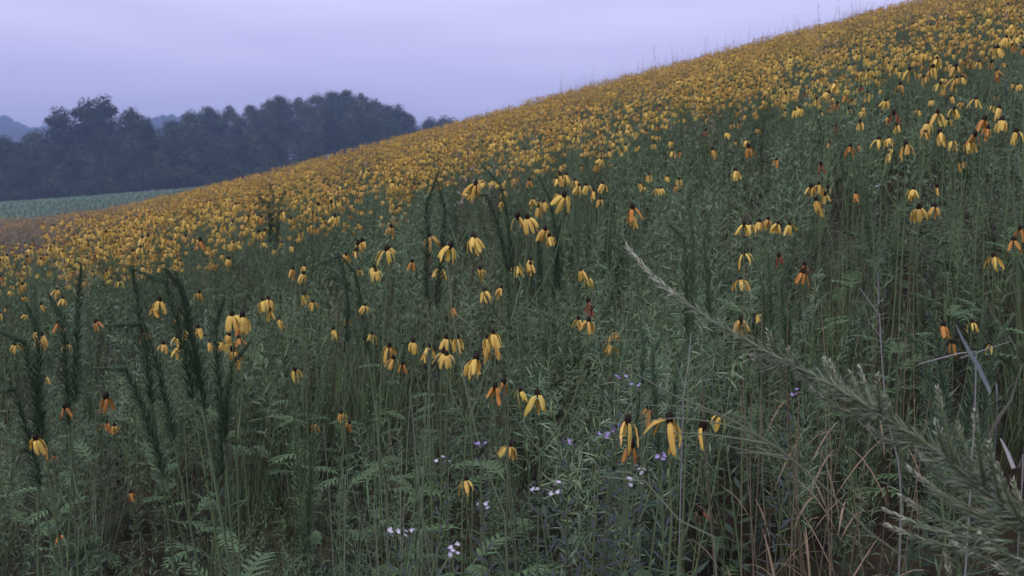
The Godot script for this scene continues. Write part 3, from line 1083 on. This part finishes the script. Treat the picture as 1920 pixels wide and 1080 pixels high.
func build_weeds() -> void:
	var dark := [Color(0.070, 0.114, 0.054), Color(0.084, 0.130, 0.066)]
	var mid := [GREY_LEAF, LEAF]
	var L := [1150, 0.034, 0.008, 0.0045, 1.25]
	weed("tall goldenrod with two dark pointed spikes meeting at the tip", [815, 640], 2.3, [[[822, 322], [800, 420], [798, 520]], [[818, 335], [832, 430], [845, 540]]], L, dark)
	weed("bushy dark goldenrod with many spreading spikes beside the stacked yellow heads", [385, 900], 1.75, [
		[[312, 505], [345, 575], [372, 680]], [[252, 505], [330, 590], [375, 720]], [[330, 510], [355, 600], [380, 720]], [[200, 610], [290, 670], [365, 770]],
		[[420, 560], [405, 650], [390, 760]], [[180, 690], [260, 745], [355, 830]], [[470, 640], [430, 720], [395, 820]], [[246, 500], [262, 590], [330, 700]]], L, dark)
	weed("straight dark goldenrod with a thick upright spike rising from the left of the bushy one", [142, 840], 1.85, [[[152, 500], [146, 590], [141, 700]], [[90, 550], [120, 640], [138, 750]]], L, dark)
	weed("thin goldenrod with three dark arching spikes next to the straight thick one", [100, 800], 1.7, [[[0, 620], [55, 685], [90, 760]], [[50, 570], [72, 660], [95, 750]], [[-10, 735], [40, 770], [85, 800]]], L, dark)
	weed("leaning goldenrod with crossed dark spikes behind the twin-spiked one", [1030, 560], 2.9, [[[905, 310], [950, 400], [1000, 480]], [[870, 360], [930, 410], [1010, 500]], [[975, 400], [1010, 450], [1030, 520]], [[1010, 330], [1040, 430], [1035, 520]], [[1060, 400], [1045, 450], [1035, 510]]], L, dark)
	weed("small dark goldenrod tuft rising among golden flowers on the mid slope", [510, 480], 5.2, [[[505, 345], [512, 380], [512, 430]], [[485, 370], [505, 400], [512, 430]], [[535, 360], [522, 395], [514, 430]]], [420, 0.06, 0.02, 0.009, 0.9], dark)
	weed("goldenrod with one dark curved spike left of the orange bud", [700, 640], 2.6, [[[585, 500], [650, 530], [690, 580]], [[640, 480], [672, 540], [695, 600]]], L, dark)
	weed("grey-green goldenrod spray standing behind the leaning plume", [1310, 600], 2.1, [[[1255, 420], [1285, 480], [1305, 560]], [[1330, 400], [1322, 480], [1312, 560]], [[1290, 390], [1300, 480], [1308, 560]]], L, mid)
	weed("grey goldenrod with upright pale stems under the level row of dark cones", [1450, 720], 2.2, [[[1440, 470], [1445, 560], [1450, 660]], [[1475, 480], [1468, 570], [1455, 660]], [[1420, 500], [1432, 580], [1446, 660]], [[1500, 560], [1480, 620], [1456, 700]]], L, mid)
	weed("goldenrod leaning over the spent brown coneflower", [1190, 800], 1.7, [[[1240, 630], [1225, 690], [1200, 760]], [[1298, 625], [1270, 690], [1210, 770]], [[1200, 600], [1205, 680], [1196, 760]]], L, [BLUE_LEAF, GREY_LEAF])
	weed("broad grey goldenrod at the edge of the slope below orange heads", [1800, 820], 1.6, [[[1730, 560], [1760, 650], [1790, 750]], [[1850, 560], [1835, 660], [1810, 760]], [[1690, 620], [1740, 700], [1785, 780]], [[1900, 590], [1860, 680], [1815, 780]]], L, [BLUE_LEAF, GREY_LEAF])
	# the pale plume leaning in from the right, close by
	build_leaning_plume()
	# goldenrod standing here and there over the near slope
	var protos := []
	for v in 5:
		var o := Node3D.new()
		for k in [2, 3, 4, 1, 3][v]:
			var tip := Vector3(rf(-0.28, 0.28), rf(0.7, 1.02), rf(-0.28, 0.28))
			if [2, 3, 4, 1, 3][v] == 1:
				tip = Vector3(0.05, 1.08, 0.03)
			spike_part(o, curve_points(Vector3.ZERO, tip, -Vector3(tip.x, 0, tip.z) * 0.2, 8), 420, 0.042, 0.012, 0.005, 0.95, [dark, mid, dark, mid, mid][v], "stem", 0.25)
		protos.append(o)
	var words := ["two-stemmed dark goldenrod without flowers", "three-stemmed grey goldenrod without flowers", "four-stemmed dark goldenrod without flowers", "single-stemmed upright grey goldenrod", "loose three-stemmed goldenrod of paler green"]
	scatter(0.85, 2.6, 9.0, 0.0, func(x: float, d: float) -> void:
		if absf(x) < 0.64 * d and rng.randf() < 0.62:
			var s := rng.randi() % 5
			var o := copy_of(protos[s], "goldenrod")
			o.transform = Transform3D(Basis(Vector3.UP, rf(0, TAU)) * Basis.from_scale(Vector3.ONE * rf(0.75, 1.02)), foot(x, -d))
			meta(o, words[s] + " among the coneflowers", "goldenrod", "goldenrods among the coneflowers"))
	for o in protos:
		o.free()


func build_leaning_plume() -> void:
	var d0 := 1.25
	var d1 := 0.98
	var main := path_down([[1174, 462], [1235, 530], [1320, 592], [1420, 650], [1530, 706], [1640, 770], [1760, 850], [1880, 950], [1990, 1080]], d0, d1)
	var low := main[0]
	var base := foot(low.x + 0.12, low.z + 0.10)
	var pts := PackedVector3Array([base])
	pts.append_array(main)
	pts = moved(resample(pts, 24), -base)
	var o := thing("leaning_goldenrod", base, "long pale goldenrod plume leaning in across the dark herbs with many stiff side twigs", "goldenrod")
	var cols := [Color(0.27, 0.31, 0.195), Color(0.21, 0.25, 0.15)]
	spike_part(o, pts, 760, 0.046, 0.014, 0.0048, 1.2, cols, "stem", 0.12, 0.08, 0.004)
	# [tip x, tip y, where it leaves the stem x, y]
	for b in [[1660, 955, 1900, 1015], [1662, 983, 1890, 1030], [1702, 875, 1905, 985], [1735, 900, 1900, 990], [1545, 672, 1580, 735], [1556, 676, 1610, 755], [1612, 690, 1665, 790], [1645, 705, 1655, 780], [1597, 700, 1640, 770],
			[1522, 728, 1650, 780], [1758, 725, 1800, 880], [1796, 792, 1850, 920], [1828, 770, 1850, 920], [1755, 790, 1790, 870], [1630, 800, 1720, 825], [1795, 1020, 1960, 1060], [1775, 1045, 1800, 1150], [1870, 870, 1930, 990],
			[1900, 900, 1960, 1040], [1855, 830, 1885, 950], [1660, 745, 1700, 810], [1720, 845, 1830, 915], [1780, 830, 1860, 930], [1480, 655, 1540, 712], [1440, 620, 1475, 675], [1410, 665, 1470, 680], [1840, 1000, 1950, 1050], [1690, 930, 1880, 1000], [1870, 1060, 1990, 1090], [1895, 940, 1960, 1060]]:
		var t := clampf((float(b[0]) - 1174.0) / 800.0, 0.0, 1.0)
		var depth := lerpf(d0, d1, t)
		var near := rf(-0.05, 0.04)
		var a := at_pixel(b[2], b[3], lerpf(d0, d1, clampf((float(b[2]) - 1174.0) / 800.0, 0.0, 1.0))) - base
		var e := at_pixel(b[0], b[1], depth + near) - base
		spike_part(o, curve_points(a, e, Vector3(0, -0.012, 0), 6), int(30 + 620 * a.distance_to(e)), 0.020, 0.009, 0.0036, 1.5, cols, "branch", 0.0, 0.22, 0.0026)


func build_small_flowers() -> void:
	# lavender florets on dark leafy stalks: [x, y, depth, tilt of the label]
	var spots := [
		[1165, 703, 1.55, "lavender aster cluster beside the pale curved twig, brightest of its kind"], [1190, 722, 1.55, "fainter lavender aster just beside the brightest one"], [902, 830, 1.35, "lavender aster on a tall straight pale stalk"],
		[1130, 812, 1.35, ""], [1160, 803, 1.36, ""], [1066, 834, 1.35, ""], [1008, 915, 1.25, "pair of white aster florets low in the dark herbs"], [1046, 914, 1.25, ""], [905, 948, 1.25, ""], [741, 1001, 1.2, "white aster florets lying low below the tall stalks"], [762, 1000, 1.2, ""],
		[1240, 856, 1.3, ""], [1188, 902, 1.28, ""], [848, 1030, 1.2, ""], [1208, 882, 1.3, ""], [830, 865, 1.4, ""], [1490, 735, 1.5, ""], [222, 577, 3.2, "whitish aster cluster behind the bushy dark goldenrod"], [1652, 348, 3.0, ""], [1640, 400, 3.0, ""]]
	for s in spots:
		var top := at_pixel(s[0], s[1], s[2])
		var base := foot(top.x + rf(-0.1, 0.1), top.z + rf(-0.05, 0.05))
		var o := thing("aster", base, s[3] if s[3] != "" else "small pale aster floret cluster among the dark herbs", "aster", "pale asters in the dark herbs")
		var tip := top - base
		var st := Buf.new()
		var pts := curve_points(Vector3.ZERO, tip - Vector3(0, 0.006, 0), Vector3(rf(-0.02, 0.02), 0, 0), 6)
		st.tube(pts, 0.002, 0.0012, tone(STEM, 0.2), 4)
		part("stem", st.mesh(true), mat["leaf"], o)
		var lf := Buf.new()
		leafy(lf, pts, 60, 0.05, 0.024, 0.010, 0.35, [Color(0.055, 0.075, 0.062), Color(0.06, 0.07, 0.07)], 3, 0.3, 0.2)
		meta(part("foliage", lf.mesh(), mat["leaf"], o), "", "", "", "stuff")
		var white := Color(0.62, 0.60, 0.66) if s[1] > 860 or s[1] < 500 else Color(0.45, 0.34, 0.60)
		for k in 5:
			var off := Vector3(rf(-0.011, 0.011), rf(-0.006, 0.006), rf(-0.011, 0.011))
			var fl := Buf.new()
			for m in 7:
				var q := TAU * m / 7.0
				fl.blade(Vector3.ZERO, Vector3(cos(q), 0.35, sin(q)).normalized(), rf(0.003, 0.0055), 0.0023, 0.1, Vector3(-sin(q), 0, cos(q)), tone(white, 0.15), 3, 0.0, 0.6)
			part("floret", fl.mesh(), mat["petal"], o, Transform3D(Basis(Vector3(rf(-1, 1), 0, rf(-1, 1)).normalized(), rf(0.2, 1.0)), tip + off))


func stalk(label: String, called: String, category: String, pix: Array, depth: float, r0: float, col: Color, twigs: Array, rooted := true, group := "") -> void:
	var main := path_down(pix, depth, depth)
	var base := foot(main[0].x, main[0].z)
	var pts := PackedVector3Array()
	if rooted:
		pts.append(base)
	pts.append_array(main)
	pts = moved(resample(pts, 14), -base)
	var o := thing(called, base, label, category, group)
	var b := Buf.new()
	b.tube(pts, r0, r0 * 0.5, tone(col, 0.1), 5)
	part("stem", b.mesh(true), mat["leaf"], o)
	for t in twigs:
		var tw := Buf.new()
		var tp := moved(resample(path_down(t, depth, depth), 6), -base)
		tw.tube(tp, r0 * 0.6, r0 * 0.25, tone(col, 0.1), 4)
		part("twig", tw.mesh(true), mat["leaf"], o)


func ribbon(label: String, pix: Array, depth: float, width: float, col: Color) -> void:
	# a long flat leaf, folded along its midrib
	var main := path_down(pix, depth, depth * 0.97)
	var base := foot(main[0].x, main[0].z)
	var pts := PackedVector3Array([base])
	pts.append_array(main)
	var drawn := 0.0
	for k in main.size() - 1:
		drawn += main[k].distance_to(main[k + 1])
	var bare := main[0].distance_to(base) / (main[0].distance_to(base) + drawn)
	pts = moved(resample(pts, 40), -base)
	var b := Buf.new()
	for k in pts.size():
		var t := float(k) / (pts.size() - 1)
		var d := (pts[mini(k + 1, pts.size() - 1)] - pts[maxi(k - 1, 0)]).normalized()
		var s := d.cross(Vector3(0.25, 0.3, 0.9)).normalized()
		var w := maxf(0.0009, width * 0.5 * sin(PI * clampf((t - bare) / (1.01 - bare), 0.0, 1.0)))
		b.v.append(pts[k] - s * w); b.v.append(pts[k] + s.cross(d) * w * 0.4); b.v.append(pts[k] + s * w)
		for m in 3:
			b.c.append(col)
	for k in pts.size() - 1:
		for m in 2:
			var a := k * 3 + m
			b.i.append_array(PackedInt32Array([a, a + 3, a + 4, a, a + 4, a + 1]))
	var o := thing("grass_leaf", base, label, "grass leaf")
	part("blade", b.mesh(true), mat["leaf"], o)


func build_dry_stems() -> void:
	var green := Color(0.19, 0.22, 0.13)
	stalk("slender green stalk leaning past the withered head with feathery side twigs", "slender_stalk", "stalk", [[1170, 690], [1290, 755], [1400, 800], [1520, 890], [1640, 1010], [1700, 1090]], 1.15, 0.0022, green,
		[[[1200, 760], [1300, 765], [1385, 795]], [[1180, 800], [1240, 785], [1330, 790], [1420, 815]], [[1230, 810], [1330, 815], [1440, 832]], [[1440, 790], [1445, 815], [1470, 850]], [[1490, 935], [1510, 920], [1530, 900]], [[1380, 850], [1420, 850], [1480, 862]], [[1345, 830], [1400, 845], [1470, 855]]])
	stalk("thin green stalk with a forked nodding tip over the bare patch", "slender_stalk", "stalk", [[1125, 893], [1160, 876], [1200, 895], [1250, 945], [1300, 1015], [1345, 1090]], 1.1, 0.0019, green, [[[1130, 897], [1155, 885], [1185, 888]]])
	stalk("pale bare twig with short forks below the level row of cones", "dead_twig", "twig", [[1612, 540], [1642, 558], [1650, 600], [1655, 700], [1670, 820], [1690, 950]], 1.5, 0.0022, PALE, [[[1622, 598], [1635, 610], [1650, 630]], [[1640, 500], [1646, 520], [1648, 570]]])
	stalk("pale twig forked low among the leaning plume's tips", "dead_twig", "twig", [[1722, 683], [1760, 667], [1790, 668], [1830, 700]], 1.35, 0.002, Color(0.30, 0.30, 0.27), [[[1895, 640], [1850, 655], [1800, 672]]])
	stalk("straight pale twig pointing up between two blue-grey leaves", "dead_twig", "twig", [[1296, 625], [1290, 690], [1280, 780]], 1.6, 0.002, PALE, [[[1242, 628], [1260, 660], [1284, 730]]])
	stalk("tall thin pale stalk rising through the row of yellow heads", "slender_stalk", "stalk", [[838, 490], [850, 600], [868, 700], [895, 820], [925, 920], [950, 1020]], 1.5, 0.0021, green, [[[905, 640], [880, 610], [852, 588]]])
	stalk("long dark stalk slanting behind the tall thin pale one", "slender_stalk", "stalk", [[985, 568], [1060, 605], [1120, 640], [1200, 700]], 1.6, 0.0018, green, [])
	ribbon("blue-grey folded leaf drooping beside orange heads", [[1792, 608], [1812, 650], [1836, 690], [1856, 740], [1868, 800]], 1.3, 0.0085, Color(0.14, 0.17, 0.16))
	ribbon("pale curled dry leaf behind the leaning plume", [[1876, 822], [1890, 850], [1905, 890], [1915, 930]], 1.15, 0.0075, Color(0.36, 0.35, 0.31))
	ribbon("arched pale grass leaf curving out over the leaning plume", [[1850, 840], [1865, 795], [1890, 765], [1925, 758]], 1.15, 0.007, Color(0.24, 0.23, 0.17))
	# upright bare stalks in the near herbs
	for k in 46:
		var px := rf(560, 1000) if k % 2 == 0 else rf(1350, 1760)
		var d := rf(1.35, 2.1)
		var dry := px > 1100.0
		var b := at_pixel(px, 700, d)
		var base := foot(b.x, b.z)
		var o := thing("bare_stalk", base, "thin dry tan stalk standing under the leaning plume" if dry else "thin green stalk standing below the row of yellow heads", "stalk", "bare upright stalks in the near herbs")
		var s := Buf.new()
		s.tube(curve_points(Vector3.ZERO, Vector3(rf(-0.14, 0.06), rf(0.55, 0.85), rf(-0.08, 0.08)), Vector3(rf(-0.02, 0.02), 0, 0), 5), 0.0019, 0.0009, tone(Color(0.20, 0.17, 0.10) if dry else green, 0.25), 4)
		part("stem", s.mesh(true), mat["leaf"], o)
		for m in 3:
			var lf := Buf.new()
			var q := rf(0, TAU)
			lf.blade(Vector3(0, rf(0.15, 0.45), 0), Vector3(cos(q) * 0.6, 1, sin(q) * 0.6).normalized(), rf(0.14, 0.26), 0.005, rf(0.2, 0.6), Vector3(-sin(q), 0, cos(q)), tone(TAN if dry else LEAF, 0.2), 5, 0.3, 0.3)
			part("leaf", lf.mesh(), mat["leaf"], o)
	# tufts of fine grass: [x, depth, blades, length, colour, label]
	for t in [[590, 1.38, 340, 0.78, Color(0.115, 0.180, 0.075), "dense tuft of fine dark green grass fanning upwards"], [470, 1.6, 70, 0.5, Color(0.075, 0.105, 0.065), "looser grass tuft beside the dense fan"], [820, 1.4, 60, 0.42, Color(0.085, 0.115, 0.070), "small pale tuft below the white florets"],
			[150, 1.35, 60, 0.42, Color(0.19, 0.19, 0.18), "tuft of pale dry grass under the orange heads"], [1290, 1.25, 44, 0.34, Color(0.27, 0.25, 0.20), "tuft of dry straw-coloured grass at the bare patch"], [1560, 1.5, 60, 0.55, Color(0.17, 0.15, 0.08), "tuft of tan upright grass under the leaning plume"], [1430, 1.45, 40, 0.5, Color(0.16, 0.14, 0.09), "sparse tan tuft beside the withered coneflower"], [1010, 1.35, 50, 0.4, Color(0.085, 0.11, 0.07), "short green tuft between the white florets"]]:
		var p := at_pixel(t[0], 900, t[1])
		var o := thing("grass_tuft", foot(p.x, p.z), t[5], "grass tuft")
		var b := Buf.new()
		grass_blades(b, Vector3.ZERO, t[2], 0.06, t[3], t[4], 1, 0.0027)
		meta(part("blades", b.mesh(), mat["leaf"], o), "", "", "", "stuff")
